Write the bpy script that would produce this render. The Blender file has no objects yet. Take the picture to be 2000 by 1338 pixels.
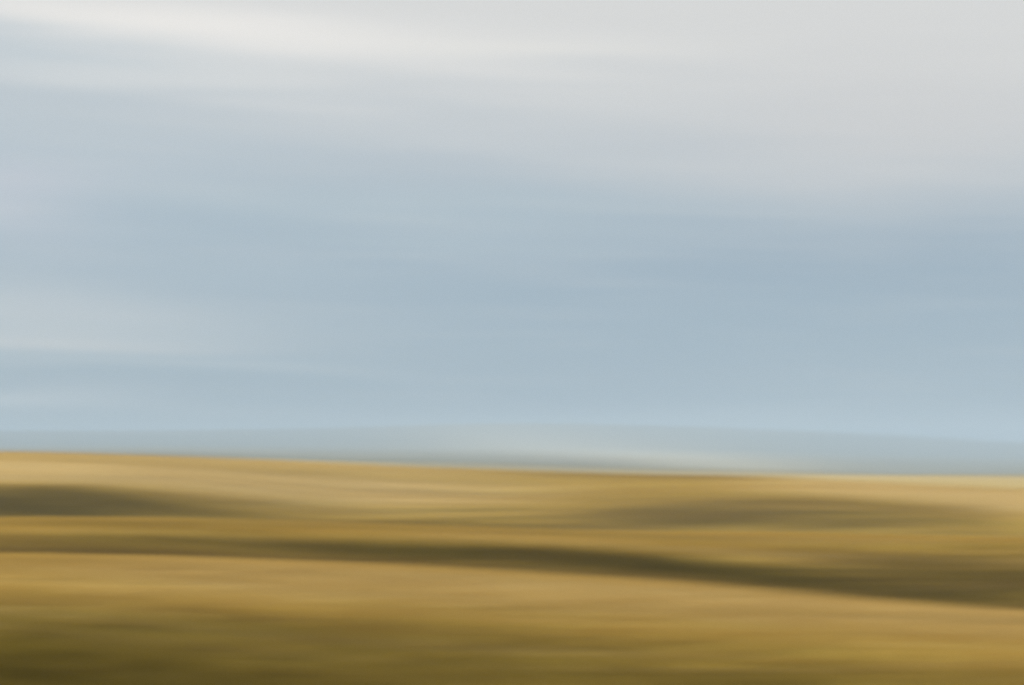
import bpy, math
import numpy as np
from mathutils import Euler

sc = bpy.context.scene
col = sc.collection
R_ = math.radians

# ------------------------------------------------------------------ camera
LENS, SENS, W, H = 50.0, 36.0, 2000.0, 1338.0
FPX = W * LENS / SENS                       # focal length in photo pixels
EYE_Y = 858.0                               # eye level in the photo
PITCH = math.atan((EYE_Y - H / 2) / FPX)
cam_d = bpy.data.cameras.new('camera')
cam = bpy.data.objects.new('camera', cam_d)
col.objects.link(cam)
cam.location = (0, 0, 0)
cam.rotation_euler = (math.pi / 2 + PITCH, 0, 0)
cam_d.lens, cam_d.sensor_width, cam_d.sensor_fit = LENS, SENS, 'HORIZONTAL'
cam_d.clip_start, cam_d.clip_end = 0.05, 60000
# the photograph is soft all over and softest sideways: a lens focused far too close
cam_d.dof.use_dof = True
cam_d.dof.focus_distance = 1.0
cam_d.dof.aperture_fstop = 14.0
cam_d.dof.aperture_ratio = 0.046
sc.camera = cam

# ------------------------------------------------------------------ light
SUN_AZ, SUN_EL = R_(-34), R_(24)            # azimuth from +Y towards +X
world = bpy.data.worlds.new('World')
sc.world = world
world.use_nodes = True
nt = world.node_tree
nt.nodes.clear()
sun_d = bpy.data.lights.new('sun', 'SUN')
sun_d.energy, sun_d.angle, sun_d.color = 5.0, R_(0.6), (1.0, 0.93, 0.74)
sun = bpy.data.objects.new('sun', sun_d)
col.objects.link(sun)
sun.location = (-60, 90, 60)
sun.rotation_euler = Euler((math.pi / 2 - SUN_EL, 0, math.pi - SUN_AZ), 'XYZ')
vs = sc.view_settings
vs.view_transform, vs.look, vs.gamma, vs.exposure = 'Standard', 'None', 1.0, 0.8
vs.use_curve_mapping = False
sc.cycles.volume_bounces = 1
sc.cycles.max_bounces = 6
sc.cycles.use_denoising = True
sc.render.dither_intensity = 2.0             # a breath of grain


class N:
    """little helper to write node graphs as expressions"""
    def __init__(s, tree): s.t = tree
    def new(s, typ, **kw):
        n = s.t.nodes.new(typ)
        for k, v in kw.items(): setattr(n, k, v)
        return n
    def put(s, sock, v):
        if isinstance(v, bpy.types.NodeSocket): s.t.links.new(v, sock)
        else: sock.default_value = v
    def m(s, op, a, b=0.0, c=0.0, clamp=False):
        n = s.new('ShaderNodeMath', operation=op, use_clamp=clamp)
        s.put(n.inputs[0], a); s.put(n.inputs[1], b); s.put(n.inputs[2], c)
        return n.outputs[0]
    def smooth(s, v, lo, hi, a=0.0, b=1.0):
        n = s.new('ShaderNodeMapRange', interpolation_type='SMOOTHSTEP')
        for i, q in enumerate((v, lo, hi, a, b)): s.put(n.inputs[i], q)
        return n.outputs[0]
    def mix(s, f, a, b):
        n = s.new('ShaderNodeMix', data_type='RGBA')
        s.put(n.inputs[0], f); s.put(n.inputs[6], a); s.put(n.inputs[7], b)
        return n.outputs[2]
    def xyz(s, x, y, z):
        n = s.new('ShaderNodeCombineXYZ')
        s.put(n.inputs[0], x); s.put(n.inputs[1], y); s.put(n.inputs[2], z)
        return n.outputs[0]
    def noise(s, vec, scale, detail=4.0, rough=0.55, dist=0.0):
        n = s.new('ShaderNodeTexNoise')
        s.put(n.inputs['Vector'], vec); n.inputs['Scale'].default_value = scale
        n.inputs['Detail'].default_value = detail; n.inputs['Roughness'].default_value = rough
        n.inputs['Distortion'].default_value = dist
        return n.outputs[0]


def rgb(r, g, b): return (r, g, b, 1.0)


# sky: Nishita blue behind a thin veil, with cloud decks over azimuth a / elevation e
g = N(nt)
tc = g.new('ShaderNodeTexCoord')
sx = g.new('ShaderNodeSeparateXYZ')
nt.links.new(tc.outputs['Generated'], sx.inputs[0])
X, Y, Z = sx.outputs
hyp = g.m('SQRT', g.m('ADD', g.m('MULTIPLY', X, X), g.m('MULTIPLY', Y, Y)))
a = g.m('ARCTAN2', X, Y)
e = g.m('ARCTAN2', Z, hyp)
sa = g.m('SINE', a)
sky = g.new('ShaderNodeTexSky', sky_type='NISHITA')
sky.sun_disc = False
sky.sun_elevation, sky.sun_rotation = SUN_EL, SUN_AZ
sky.altitude, sky.air_density, sky.dust_density, sky.ozone_density = 900, 1.0, 0.3, 2.0
K = 1 / 0.1 / 2 ** 0.8                      # display value -> node value
def disp(r, gg, b):
    f = lambda c: ((c / 255 + 0.055) / 1.055) ** 2.4 * K
    return rgb(f(r), f(gg), f(b))
# domain that circles the whole sky without a seam: the direction itself, squashed upright
dirn = g.xyz(X, Y, g.m('MULTIPLY', g.m('ADD', e, g.m('MULTIPLY', sa, 0.05)), 9.0))
n1 = g.noise(dirn, 1.6, 4, 0.5, 0.3)
n2 = g.noise(dirn, 4.2, 5, 0.55, 0.4)
wig = g.m('ADD', g.m('MULTIPLY', g.m('SUBTRACT', n1, 0.5), 0.10), g.m('MULTIPLY', g.m('SUBTRACT', n2, 0.5), 0.035))
ew = g.m('ADD', e, wig)
veil = g.mix(0.985, sky.outputs[0], g.mix(g.smooth(e, 0.0, 0.09), disp(145, 166, 184), disp(154, 174, 190)))
# deck edge sinks towards the right
edge = g.m('SUBTRACT', 0.232, g.m('MULTIPLY', sa, 0.10))
up = g.m('SUBTRACT', ew, edge)
deck = g.smooth(up, -0.15, 0.085)
c = g.mix(g.m('MULTIPLY', deck, 0.95), veil, disp(219, 219, 218))
def blob(a0, e0, wa, we, tilt=0.0):
    da = g.m('DIVIDE', g.m('SUBTRACT', a, a0), wa)
    de = g.m('DIVIDE', g.m('SUBTRACT', g.m('ADD', ew, g.m('MULTIPLY', g.m('SUBTRACT', a, a0), tilt)), e0), we)
    r2 = g.m('ADD', g.m('MULTIPLY', da, da), g.m('MULTIPLY', de, de))
    return g.m('EXPONENT', g.m('MULTIPLY', r2, -1.0))
def px(x): return math.atan((x - W / 2) / FPX)
def py(y): return PITCH - math.atan((y - H / 2) / FPX)
for (x, y, wx, wy, tilt, colr, k) in [
        (0, 330, 620, 230, 0.0, (192, 204, 212), 0.5),
        (330, 58, 680, 66, 0.055, (247, 243, 238), 0.74),
        (1050, 92, 380, 30, 0.03, (236, 234, 228), 0.32),
        (60, 118, 280, 34, 0.05, (190, 202, 210), 0.75),
        (250, 152, 340, 24, 0.02, (226, 227, 226), 0.42),
        (0, 400, 170, 85, 0.0, (200, 204, 214), 0.65),
        (100, 610, 520, 72, 0.0, (206, 211, 214), 0.58),
        (60, 640, 300, 18, 0.0, (212, 214, 214), 0.5),
        (0, 785, 220, 34, 0.0, (203, 210, 215), 0.7),
        (420, 690, 380, 16, 0.0, (188, 201, 208), 0.5),
        (900, 430, 700, 60, 0.0, (184, 199, 207), 0.5),
        (1750, 560, 520, 110, 0.06, (148, 169, 187), 0.85),
        (1500, 640, 900, 150, 0.0, (160, 180, 195), 0.55),
        (1800, 260, 420, 160, 0.03, (208, 208, 209), 0.6)]:
    f = g.m('MULTIPLY', blob(px(x), py(y), wx / FPX, wy / FPX, tilt), k, clamp=True)
    c = g.mix(f, c, disp(*colr))
wisps = g.smooth(g.noise(dirn, 7.0, 4, 0.5, 0.6), 0.45, 0.78, 0.0, 0.13)
c = g.mix(wisps, c, disp(222, 222, 220))
# overhead the deck opens on to the plain blue again
high = g.m('MULTIPLY', g.smooth(e, 0.42, 1.0), 0.75)
c = g.mix(high, c, sky.outputs[0])
bg = g.new('ShaderNodeBackground')
bg.inputs['Strength'].default_value = 0.1
out = g.new('ShaderNodeOutputWorld')
nt.links.new(c, bg.inputs[0])
nt.links.new(bg.outputs[0], out.inputs[0])

# ------------------------------------------------------------------ numbers
rng = np.random.default_rng(7)
_tabs = {}
def vnoise(x, y, seed):
    """smooth value noise, 0 mean, about -1..1"""
    if seed not in _tabs:
        _tabs[seed] = np.random.default_rng(seed).uniform(-1, 1, (256, 256))
    t = _tabs[seed]
    xi, yi = np.floor(x).astype(int), np.floor(y).astype(int)
    fx, fy = x - xi, y - yi
    fx, fy = fx * fx * (3 - 2 * fx), fy * fy * (3 - 2 * fy)
    q = lambda i, j: t[(xi + i) & 255, (yi + j) & 255]
    return (q(0, 0) * (1 - fx) + q(1, 0) * fx) * (1 - fy) + (q(0, 1) * (1 - fx) + q(1, 1) * fx) * fy
def fbm(x, y, seed, octv=4):
    s, amp, tot = 0, 1.0, 0
    for k in range(octv):
        s = s + amp * vnoise(x * 2 ** k + 17.3 * k, y * 2 ** k - 9.1 * k, seed + k)
        tot += amp; amp *= 0.5
    return s / tot
def pchip(xk, yk, x):
    """monotone cubic through knots; yk may have trailing columns, x is 1-d"""
    xk = np.asarray(xk, float); yk = np.asarray(yk, float)
    sh = (-1,) + (1,) * (yk.ndim - 1)
    h = np.diff(xk).reshape(sh)
    d = np.diff(yk, axis=0) / h
    m = np.zeros_like(yk)
    w1, w2 = 2 * h[1:] + h[:-1], h[1:] + 2 * h[:-1]
    ok = d[:-1] * d[1:] > 0
    with np.errstate(divide='ignore', invalid='ignore'):
        hm = (w1 + w2) / (w1 / d[:-1] + w2 / d[1:])
    m[1:-1] = np.where(ok, hm, 0)
    m[0], m[-1] = d[0], d[-1]
    i = np.clip(np.searchsorted(xk, x, side='right') - 1, 0, len(xk) - 2)
    hh = h[i]
    t = ((np.clip(x, xk[0], xk[-1]) - xk[i]).reshape(sh)) / hh
    return ((1 + 2 * t) * (1 - t) ** 2 * yk[i] + t * (1 - t) ** 2 * hh * m[i]
            + t * t * (3 - 2 * t) * yk[i + 1] + t * t * (t - 1) * hh * m[i + 1])
def smooth(lo, hi, v):
    t = np.clip((v - lo) / (hi - lo), 0, 1)
    return t * t * (3 - 2 * t)

# ------------------------------------------------------------------ terrain
# surveyed profile: distance (m) and where that ground is seen, at nine bearings
PXC = np.arange(0, 2001, 250.0)
PROF = [
    (33,   [1362, 1365, 1370, 1376, 1382, 1388, 1394, 1402, 1406]),   # foot of the near bank
    (36.5, [1255, 1262, 1270, 1278, 1288, 1300, 1312, 1324, 1336]),
    (40,   [1180, 1188, 1198, 1209, 1222, 1236, 1252, 1268, 1284]),   # its round lip
    (45,   [1134, 1144, 1156, 1168, 1182, 1196, 1212, 1230, 1248]),
    (52,   [1096, 1100, 1108, 1118, 1132, 1149, 1169, 1189, 1208]),   # near crest
    (70,   [1120, 1124, 1132, 1142, 1156, 1173, 1193, 1213, 1232]),   # hidden swale
    (88,   [1094, 1098, 1106, 1116, 1130, 1147, 1167, 1188, 1208]),
    (94,   [1064, 1068, 1077, 1088, 1101, 1119, 1146, 1172, 1190]),
    (97,   [1042, 1043, 1050, 1058, 1069, 1085, 1108, 1134, 1154]),   # round lip of the middle bank
    (101,  [1033, 1033, 1039, 1046, 1055, 1067, 1084, 1104, 1122]),
    (107,  [1026, 1026, 1032, 1039, 1046, 1055, 1066, 1080, 1094]),
    (115,  [1018, 1018, 1024, 1031, 1039, 1046, 1050, 1055, 1061]),   # middle crest
    (150,  [1034, 1034, 1039, 1046, 1053, 1060, 1064, 1070, 1076]),   # hidden swale
    (185,  [1016, 1016, 1022, 1029, 1037, 1044, 1048, 1053, 1059]),
    (197,  [950, 958, 990, 1010, 1004, 984, 982, 998, 1032]),         # lip of the far bank
    (205,  [940, 946, 972, 994, 994, 974, 971, 984, 1014]),
    (230,  [918, 925, 946, 968, 974, 958, 957, 968, 992]),
    (290,  [884, 892, 902, 912, 921, 930, 938, 950, 963]),            # far crest
    (400,  [896, 903, 912, 920, 928, 935, 942, 952, 964]),
    (700,  [898, 906, 915, 921, 926, 930, 933, 936, 939]),
    (1500, [890, 895, 902, 909, 915, 921, 925, 928, 931]),
    (3000, [880, 882, 886, 890, 896, 902, 910, 916, 920]),
    (5000, [872, 872, 873, 875, 877, 881, 886, 892, 898]),
    (7200, [842, 843, 840, 835, 829, 831, 840, 853, 867]),            # distant hills
    (9500, [868, 868, 868, 868, 868, 868, 870, 874, 880]),
]
P_R = np.array([p[0] for p in PROF], float)
P_Y = np.array([p[1] for p in PROF], float)
def slope_at(pxx, pyy):
    dx, dy = (pxx - W / 2) / FPX, (H / 2 - pyy) / FPX
    return (math.sin(PITCH) + dy * math.cos(PITCH)) / np.hypot(dx, math.cos(PITCH) - dy * math.sin(PITCH))
AZE = math.atan((W / 2) / FPX / math.cos(PITCH))
def bearing_px(az):
    """bearing -> photo column; past the frame the ground swings back and forth, calm behind us"""
    t = az / AZE
    q = (np.abs(t) - 1) % 4
    tri = np.where(np.abs(t) <= 1, np.tan(t * AZE) / math.tan(AZE),
                   np.sign(t) * (1 - np.minimum(q, 4 - q)))
    return W / 2 + W / 2 * tri * (1 - smooth(R_(70), R_(150), np.abs(az)))

az = np.concatenate([np.arange(-180, -27, 2.0), np.arange(-27, 27, 0.1), np.arange(27, 180.1, 2.0)]) * math.pi / 180
az[-1] = math.pi
rows = np.concatenate([np.linspace(0.4, 29, 40, endpoint=False), np.linspace(29, 60, 230, endpoint=False),
                       np.linspace(60, 86, 40, endpoint=False), np.linspace(86, 120, 190, endpoint=False),
                       np.linspace(120, 180, 40, endpoint=False), np.linspace(180, 300, 170, endpoint=False),
                       np.geomspace(300, 1000, 70, endpoint=False), np.geomspace(1000, 9500, 130)])
cpx = bearing_px(az)
ycol = pchip(PXC, P_Y.T, cpx)                       # (ncol, nknot)
zk = slope_at(np.clip(cpx, 0, W)[:, None], ycol) * P_R[None, :]
nc = len(az)
kR = np.concatenate([[0.0, 12, 24], P_R])
kZ = np.concatenate([np.tile([-1.7, -2.7, -5.5], (nc, 1)), zk], axis=1).T
Zg = pchip(kR, kZ, rows)                            # (nrow, ncol)
RR, AA = np.meshgrid(rows, az, indexing='ij')
PP = np.broadcast_to(cpx[None, :], RR.shape)
XX, YY = RR * np.sin(AA), RR * np.cos(AA)
fade = smooth(2, 20, RR)
Zg = Zg + fade * (0.05 * fbm(XX / 0.9, YY / 0.9, 11, 3) * (RR < 130)
                  + 0.045 * fbm(XX / 22, YY / 4, 21, 3) * (1 - smooth(200, 400, RR))
                  + smooth(120, 260, RR) * 0.7 * fbm(XX / 60, YY / 18, 31, 3)
                  + smooth(87, 92, RR) * (1 - smooth(104, 114, RR)) * 0.16 * fbm(XX / 14, YY / 1.3, 23, 3)
                  + smooth(183, 188, RR) * (1 - smooth(212, 240, RR)) * 0.5 * fbm(XX / 34, YY / 3.2, 25, 3)
                  + smooth(500, 2500, RR) * 6 * fbm(XX / 260, YY / 200, 41, 4)
                  + smooth(5200, 7000, RR) * 14 * fbm(XX / 900, YY / 700, 51, 4))

# land cover (0..1): olive sedge and brown scrub with shade painted in, pale bleached or bare ground
# laid out by distance and bearing
def band(r0, r1, soft):
    return smooth(r0 - soft, r0 + soft, RR) * (1 - smooth(r1 - soft, r1 + soft, RR))
def span(x0, x1, soft):
    return smooth(x0 - soft, x0 + soft, PP) * (1 - smooth(x1 - soft, x1 + soft, PP))
jit = 0.6 * fbm(XX / 26, YY / 3, 61, 4) + 0.6 * fbm(XX / 9, YY / 0.7, 63, 3) * (RR < 130)
wander = 1 + 0.025 * fbm(PP / 300, RR / 40, 66, 3)
olive = np.zeros_like(RR); brown = np.zeros_like(RR); pale = np.zeros_like(RR)
def lay(arr, v): np.maximum(arr, v, out=arr)
def streak(lx, ly, seed, k=2.0): return np.clip(fbm(XX / lx, YY / ly, seed, 4) * k, 0, 1)
R0 = RR
near_r = RR * wander + (PP - 500) / 800
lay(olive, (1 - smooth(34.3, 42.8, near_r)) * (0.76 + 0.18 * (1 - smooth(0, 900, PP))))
RR = R0 * (1 + 0.012 * fbm(PP / 160, R0 / 30, 67, 3))            # ragged edges
lay(olive, band(93.4, 97.6, 1.8) * span(480, 1650, 300) * 0.9)  # dark hollow band: olive cover also paints in the bank's shade
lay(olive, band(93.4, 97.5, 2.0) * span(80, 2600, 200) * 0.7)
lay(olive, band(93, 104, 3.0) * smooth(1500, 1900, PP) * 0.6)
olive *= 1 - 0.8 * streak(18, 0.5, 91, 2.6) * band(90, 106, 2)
RR = R0 * (1 + 0.03 * fbm(PP / 140, R0 / 60, 68, 4))  # far bank: olive and brown cover deepen its shade in colour
lay(olive, band(183, 199, 7) * (1 - smooth(220, 800, PP)) * 0.7)
lay(olive, band(178, 190, 4) * span(250, 1000, 150) * 0.6)
lay(brown, band(186, 212, 9) * span(1010, 1880, 200) * 0.5)
lay(brown, band(285, 1000, 30) * span(1020, 1450, 120) * 0.8)
RR = R0
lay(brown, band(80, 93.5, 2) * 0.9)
lay(brown, band(95, 106, 3) * smooth(1350, 1800, PP) * 0.55)  # shadow on the middle bank, painted in brown, wider to the right
lay(brown, band(186, 300, 6) * streak(90, 6, 71, 2.4) * span(200, 1400, 200) * 0.5)
lay(olive, band(34, 54, 3) * streak(16, 0.8, 75, 2.2) * 0.15)
lay(brown, band(34, 54, 3) * streak(20, 0.5, 79, 2.2) * 0.16)
lay(olive, band(95, 116, 3) * streak(30, 1.6, 77, 2.2) * 0.4)
lay(pale, band(206, 262, 14) * (1 - smooth(700, 1300, PP)) * 0.95)
lay(pale, band(262, 320, 14) * (1 - smooth(700, 1300, PP)) * 0.6)
lay(pale, band(215, 292, 14) * smooth(1330, 1650, PP) * 0.9)
lay(pale, band(292, 1300, 60) * smooth(1350, 1600, PP) * 0.25)
lay(pale, band(43.5, 56, 6.5) * span(0, 2600, 600) * 0.85)  # pale grass, also painting the sunlit tone of the near crest
lay(pale, band(36, 54, 3) * streak(14, 0.45, 83, 2.4) * 0.4)
lay(pale, band(96, 116, 2) * streak(26, 1.2, 85, 2.4) * 0.45)
lay(pale, np.exp(-((RR - np.interp(PP, [850, 1050, 1500], [6000, 5300, 3200])) / 1700) ** 2) * span(830, 1520, 220) * 0.95)
sage = smooth(800, 2200, RR) * 0.85 + smooth(4500, 5600, RR) * 0.15
sage = np.clip(sage * (1 - 0.9 * pale), 0, 1)
olive = np.clip(olive * (1 + 0.5 * jit), 0, 1)
brown = np.clip(brown * (1 + 0.5 * jit), 0, 1)
pale = np.clip(pale * (1 + 0.4 * jit), 0, 1)


def ground_material(name, near):
    m = bpy.data.materials.new(name)
    m.use_nodes = True
    t = m.node_tree
    t.nodes.clear()
    g = N(t)
    geo = g.new('ShaderNodeNewGeometry')
    mp = g.new('ShaderNodeMapping')
    mp.inputs['Scale'].default_value = (0.09, 1.0, 1.0)
    mp.inputs['Rotation'].default_value = (0, 0, 0.06)
    t.links.new(geo.outputs['Position'], mp.inputs[0])
    pos = mp.outputs[0]
    def attr(n): return g.new('ShaderNodeAttribute', attribute_name=n).outputs['Fac']
    sc_ = 1.0 if near else 0.12
    big = g.noise(pos, 0.16 * sc_, 4, 0.6, 0.4)
    mid = g.noise(pos, 0.9 * sc_, 4, 0.6, 0.2)
    fine = g.noise(pos, 9.0 * sc_, 3, 0.65)
    straw = g.mix(g.smooth(big, 0.35, 0.65), rgb(0.41, 0.285, 0.060), rgb(0.46, 0.305, 0.08))
    straw = g.mix(g.smooth(mid, 0.45, 0.7, 0, 0.6), straw, rgb(0.29, 0.22, 0.042))
    straw = g.mix(g.smooth(fine, 0.4, 0.75, 0, 0.55), straw, rgb(0.23, 0.155, 0.04))
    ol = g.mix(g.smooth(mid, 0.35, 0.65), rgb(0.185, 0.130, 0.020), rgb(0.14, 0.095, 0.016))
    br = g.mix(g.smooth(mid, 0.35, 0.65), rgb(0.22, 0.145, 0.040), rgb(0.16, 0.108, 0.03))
    pl = g.mix(g.smooth(mid, 0.4, 0.7), rgb(0.58, 0.42, 0.19), rgb(0.50, 0.36, 0.14))
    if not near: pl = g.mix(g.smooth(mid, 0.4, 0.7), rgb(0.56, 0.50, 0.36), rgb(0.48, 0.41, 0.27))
    cc = g.mix(attr('pale'), straw, pl)
    cc = g.mix(attr('brown'), cc, br)
    cc = g.mix(attr('sage'), cc, g.mix(g.smooth(big, 0.35, 0.65), rgb(0.08, 0.09, 0.07), rgb(0.20, 0.185, 0.13)))
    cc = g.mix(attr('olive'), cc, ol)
    b = g.new('ShaderNodeBsdfPrincipled')
    b.inputs['Roughness'].default_value = 0.95
    b.inputs['Specular IOR Level'].default_value = 0.0
    g.put(b.inputs['Base Color'], cc)
    bump = g.new('ShaderNodeBump')
    bump.inputs['Strength'].default_value = 0.5
    bump.inputs['Distance'].default_value = 0.08 if near else 0.6
    g.put(bump.inputs['Height'], g.m('ADD', fine, g.m('MULTIPLY', mid, 1.5)))
    t.links.new(bump.outputs[0], b.inputs['Normal'])
    o = g.new('ShaderNodeOutputMaterial')
    t.links.new(b.outputs[0], o.inputs[0])
    return m


mat_near = ground_material('dry_grassland', True)
mat_far = ground_material('far_grassland', False)

def sheet(name, r0, r1, mat, label, cat, bottom=False):
    i0, i1 = np.searchsorted(rows, r0), np.searchsorted(rows, r1)
    i1 = min(i1, len(rows) - 1)
    nr = i1 - i0 + 1
    sl = slice(i0, i1 + 1)
    co = np.stack([XX[sl], YY[sl], Zg[sl]], -1).reshape(-1, 3)
    i, j = np.meshgrid(np.arange(nr - 1), np.arange(nc - 1), indexing='ij')
    v = i * nc + j
    quads = np.stack([v, v + nc, v + nc + 1, v + 1], -1).reshape(-1, 4)
    me = bpy.data.meshes.new(name)
    me.vertices.add(len(co)); me.vertices.foreach_set('co', co.ravel().astype('f'))
    nf = len(quads)
    me.loops.add(nf * 4); me.loops.foreach_set('vertex_index', quads[:, ::-1].ravel().astype('i'))
    me.polygons.add(nf); me.polygons.foreach_set('loop_start', np.arange(0, nf * 4, 4).astype('i'))
    me.update(calc_edges=True)
    me.polygons.foreach_set('use_smooth', np.ones(nf, bool))
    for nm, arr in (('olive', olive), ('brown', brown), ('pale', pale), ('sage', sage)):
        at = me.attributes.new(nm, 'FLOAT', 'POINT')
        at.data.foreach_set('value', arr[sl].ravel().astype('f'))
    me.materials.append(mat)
    o = bpy.data.objects.new(name, me)
    col.objects.link(o)
    o['kind'] = 'structure'
    o['label'], o['category'] = label, cat
    return o

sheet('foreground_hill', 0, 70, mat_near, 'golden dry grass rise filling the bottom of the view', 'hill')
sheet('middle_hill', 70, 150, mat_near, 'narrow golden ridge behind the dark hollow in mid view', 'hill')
sheet('back_hill', 150, 400, mat_near, 'pale golden hill whose crest forms the left skyline', 'hill')
sheet('plain', 400, 5000, mat_far, 'hazy open grassland plain stretching away behind the golden hills', 'plain')
sheet('distant_hills', 5000, 9500, mat_far, 'low blue grey hills fading into haze on the horizon', 'hills')

# ------------------------------------------------------------------ grass
def grass_material(name):
    m = bpy.data.materials.new(name)
    m.use_nodes = True
    t = m.node_tree
    t.nodes.clear()
    g = N(t)
    at = g.new('ShaderNodeAttribute', attribute_name='tint').outputs['Color']
    d = g.new('ShaderNodeBsdfDiffuse'); tr = g.new('ShaderNodeBsdfTranslucent')
    g.put(d.inputs[0], at); g.put(tr.inputs[0], at)
    mx = g.new('ShaderNodeMixShader'); mx.inputs[0].default_value = 0.3
    t.links.new(d.outputs[0], mx.inputs[1]); t.links.new(tr.outputs[0], mx.inputs[2])
    o = g.new('ShaderNodeOutputMaterial')
    t.links.new(mx.outputs[0], o.inputs[0])
    return m
mat_grass = grass_material('grass_blades')

def sample(grid, r, aa):
    fi = np.interp(r, rows, np.arange(len(rows)))
    fj = np.interp(aa, az, np.arange(nc))
    i, j = np.clip(fi.astype(int), 0, len(rows) - 2), np.clip(fj.astype(int), 0, nc - 2)
    u, v = fi - i, fj - j
    return (grid[i, j] * (1 - u) * (1 - v) + grid[i + 1, j] * u * (1 - v)
            + grid[i, j + 1] * (1 - u) * v + grid[i + 1, j + 1] * u * v)

def tufts(name, n, r0, r1, blades, height, width, spread, label, keep=None):
    r = np.sqrt(rng.uniform(r0 ** 2, r1 ** 2, n))
    aa = rng.uniform(R_(-25), R_(25), n)
    x, y = r * np.sin(aa), r * np.cos(aa)
    ol, br, pa = sample(olive, r, aa), sample(brown, r, aa), sample(pale, r, aa)
    dens = 0.62 + 0.4 * fbm(x / 14, y / 3, 81, 3)
    ok = rng.uniform(0, 1, n) < np.clip(dens, 0.1, 1)
    if keep is not None: ok &= keep(ol, br, pa, rng.uniform(0, 1, n))
    r, aa, x, y, ol, br, pa = (q[ok] for q in (r, aa, x, y, ol, br, pa))
    n = len(r)
    z = sample(Zg, r, aa) - 0.02
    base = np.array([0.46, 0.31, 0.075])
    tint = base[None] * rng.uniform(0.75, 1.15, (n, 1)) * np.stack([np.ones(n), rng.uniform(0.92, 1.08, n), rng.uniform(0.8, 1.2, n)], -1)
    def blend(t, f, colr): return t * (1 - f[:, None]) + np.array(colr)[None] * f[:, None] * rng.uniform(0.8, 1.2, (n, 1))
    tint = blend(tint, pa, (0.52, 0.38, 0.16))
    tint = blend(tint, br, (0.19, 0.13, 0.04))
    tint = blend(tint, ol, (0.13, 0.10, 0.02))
    h = height * rng.uniform(0.55, 1.25, n)
    k = n * blades
    rep = lambda q: np.repeat(q, blades, axis=0)
    ang = rng.uniform(0, 2 * math.pi, k)
    lean = rng.uniform(0.15, 0.9, k) * rep(h)
    hh = rep(h) * rng.uniform(0.6, 1.1, k)
    off = spread * np.sqrt(rng.uniform(0, 1, k))
    bx, by, bz = rep(x) + off * np.cos(ang), rep(y) + off * np.sin(ang), rep(z)
    wx, wy = -np.sin(ang) * width / 2, np.cos(ang) * width / 2
    lx, ly = np.cos(ang) * lean, np.sin(ang) * lean
    co = np.empty((k, 4, 3))
    co[:, 0] = np.stack([bx - wx, by - wy, bz], -1)
    co[:, 1] = np.stack([bx + wx, by + wy, bz], -1)
    co[:, 2] = np.stack([bx + lx * 0.35 + wx * 0.8, by + ly * 0.35 + wy * 0.8, bz + hh * 0.65], -1)
    co[:, 3] = np.stack([bx + lx, by + ly, bz + hh], -1)
    f = np.arange(k)[:, None] * 4 + np.array([0, 1, 2, 0, 2, 3])[None]
    me = bpy.data.meshes.new(name)
    me.vertices.add(k * 4); me.vertices.foreach_set('co', co.ravel().astype('f'))
    nf = k * 2
    me.loops.add(nf * 3); me.loops.foreach_set('vertex_index', f.ravel().astype('i'))
    me.polygons.add(nf); me.polygons.foreach_set('loop_start', np.arange(0, nf * 3, 3).astype('i'))
    me.update(calc_edges=True)
    at = me.attributes.new('tint', 'FLOAT_COLOR', 'POINT')
    cl = np.ones((k, 4, 4)); cl[..., :3] = rep(tint)[:, None, :]
    at.data.foreach_set('color', cl.ravel().astype('f'))
    me.materials.append(mat_grass)
    o = bpy.data.objects.new(name, me)
    col.objects.link(o)
    o['kind'] = 'stuff'
    o['label'], o['category'] = label, 'grass'
    return o

tufts('foreground_grass', 26000, 22, 62, 7, 0.22, 0.030, 0.12, 'short golden dry grass covering the nearest rise')
tufts('ridge_grass', 20000, 84, 122, 6, 0.34, 0.05, 0.2, 'dry grass on the narrow ridge behind the dark hollow')
tufts('back_hill_grass', 16000, 180, 300, 6, 0.45, 0.12, 0.5, 'pale dry grass on the back hill below the skyline')
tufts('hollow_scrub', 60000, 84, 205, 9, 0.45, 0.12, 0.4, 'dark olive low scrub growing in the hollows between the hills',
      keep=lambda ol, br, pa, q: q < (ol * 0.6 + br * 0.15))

# ------------------------------------------------------------------ haze
hz = bpy.data.meshes.new('haze')
S, zlo, zhi = 11000.0, float(Zg.min()) - 1.0, max(float(Zg.max()) + 10, 20)
vv = [(x, y, z) for z in (zlo, zhi) for y in (-S, S) for x in (-S, S)]
hz.from_pydata(vv, [], [(0, 2, 3, 1), (4, 5, 7, 6), (0, 1, 5, 4), (2, 6, 7, 3), (0, 4, 6, 2), (1, 3, 7, 5)])
ho = bpy.data.objects.new('haze', hz)
col.objects.link(ho)
ho['kind'] = 'stuff'; ho['label'] = 'thin pale blue haze in the air over the plain'; ho['category'] = 'haze'
hm = bpy.data.materials.new('haze')
hm.use_nodes = True
hm.node_tree.nodes.clear()
pv = hm.node_tree.nodes.new('ShaderNodeVolumePrincipled')
pv.inputs['Color'].default_value = rgb(0.48, 0.62, 0.82)
pv.inputs['Density'].default_value = 0.0003
pv.inputs['Anisotropy'].default_value = -0.1
ho_out = hm.node_tree.nodes.new('ShaderNodeOutputMaterial')
hm.node_tree.links.new(pv.outputs[0], ho_out.inputs['Volume'])
hz.materials.append(hm)
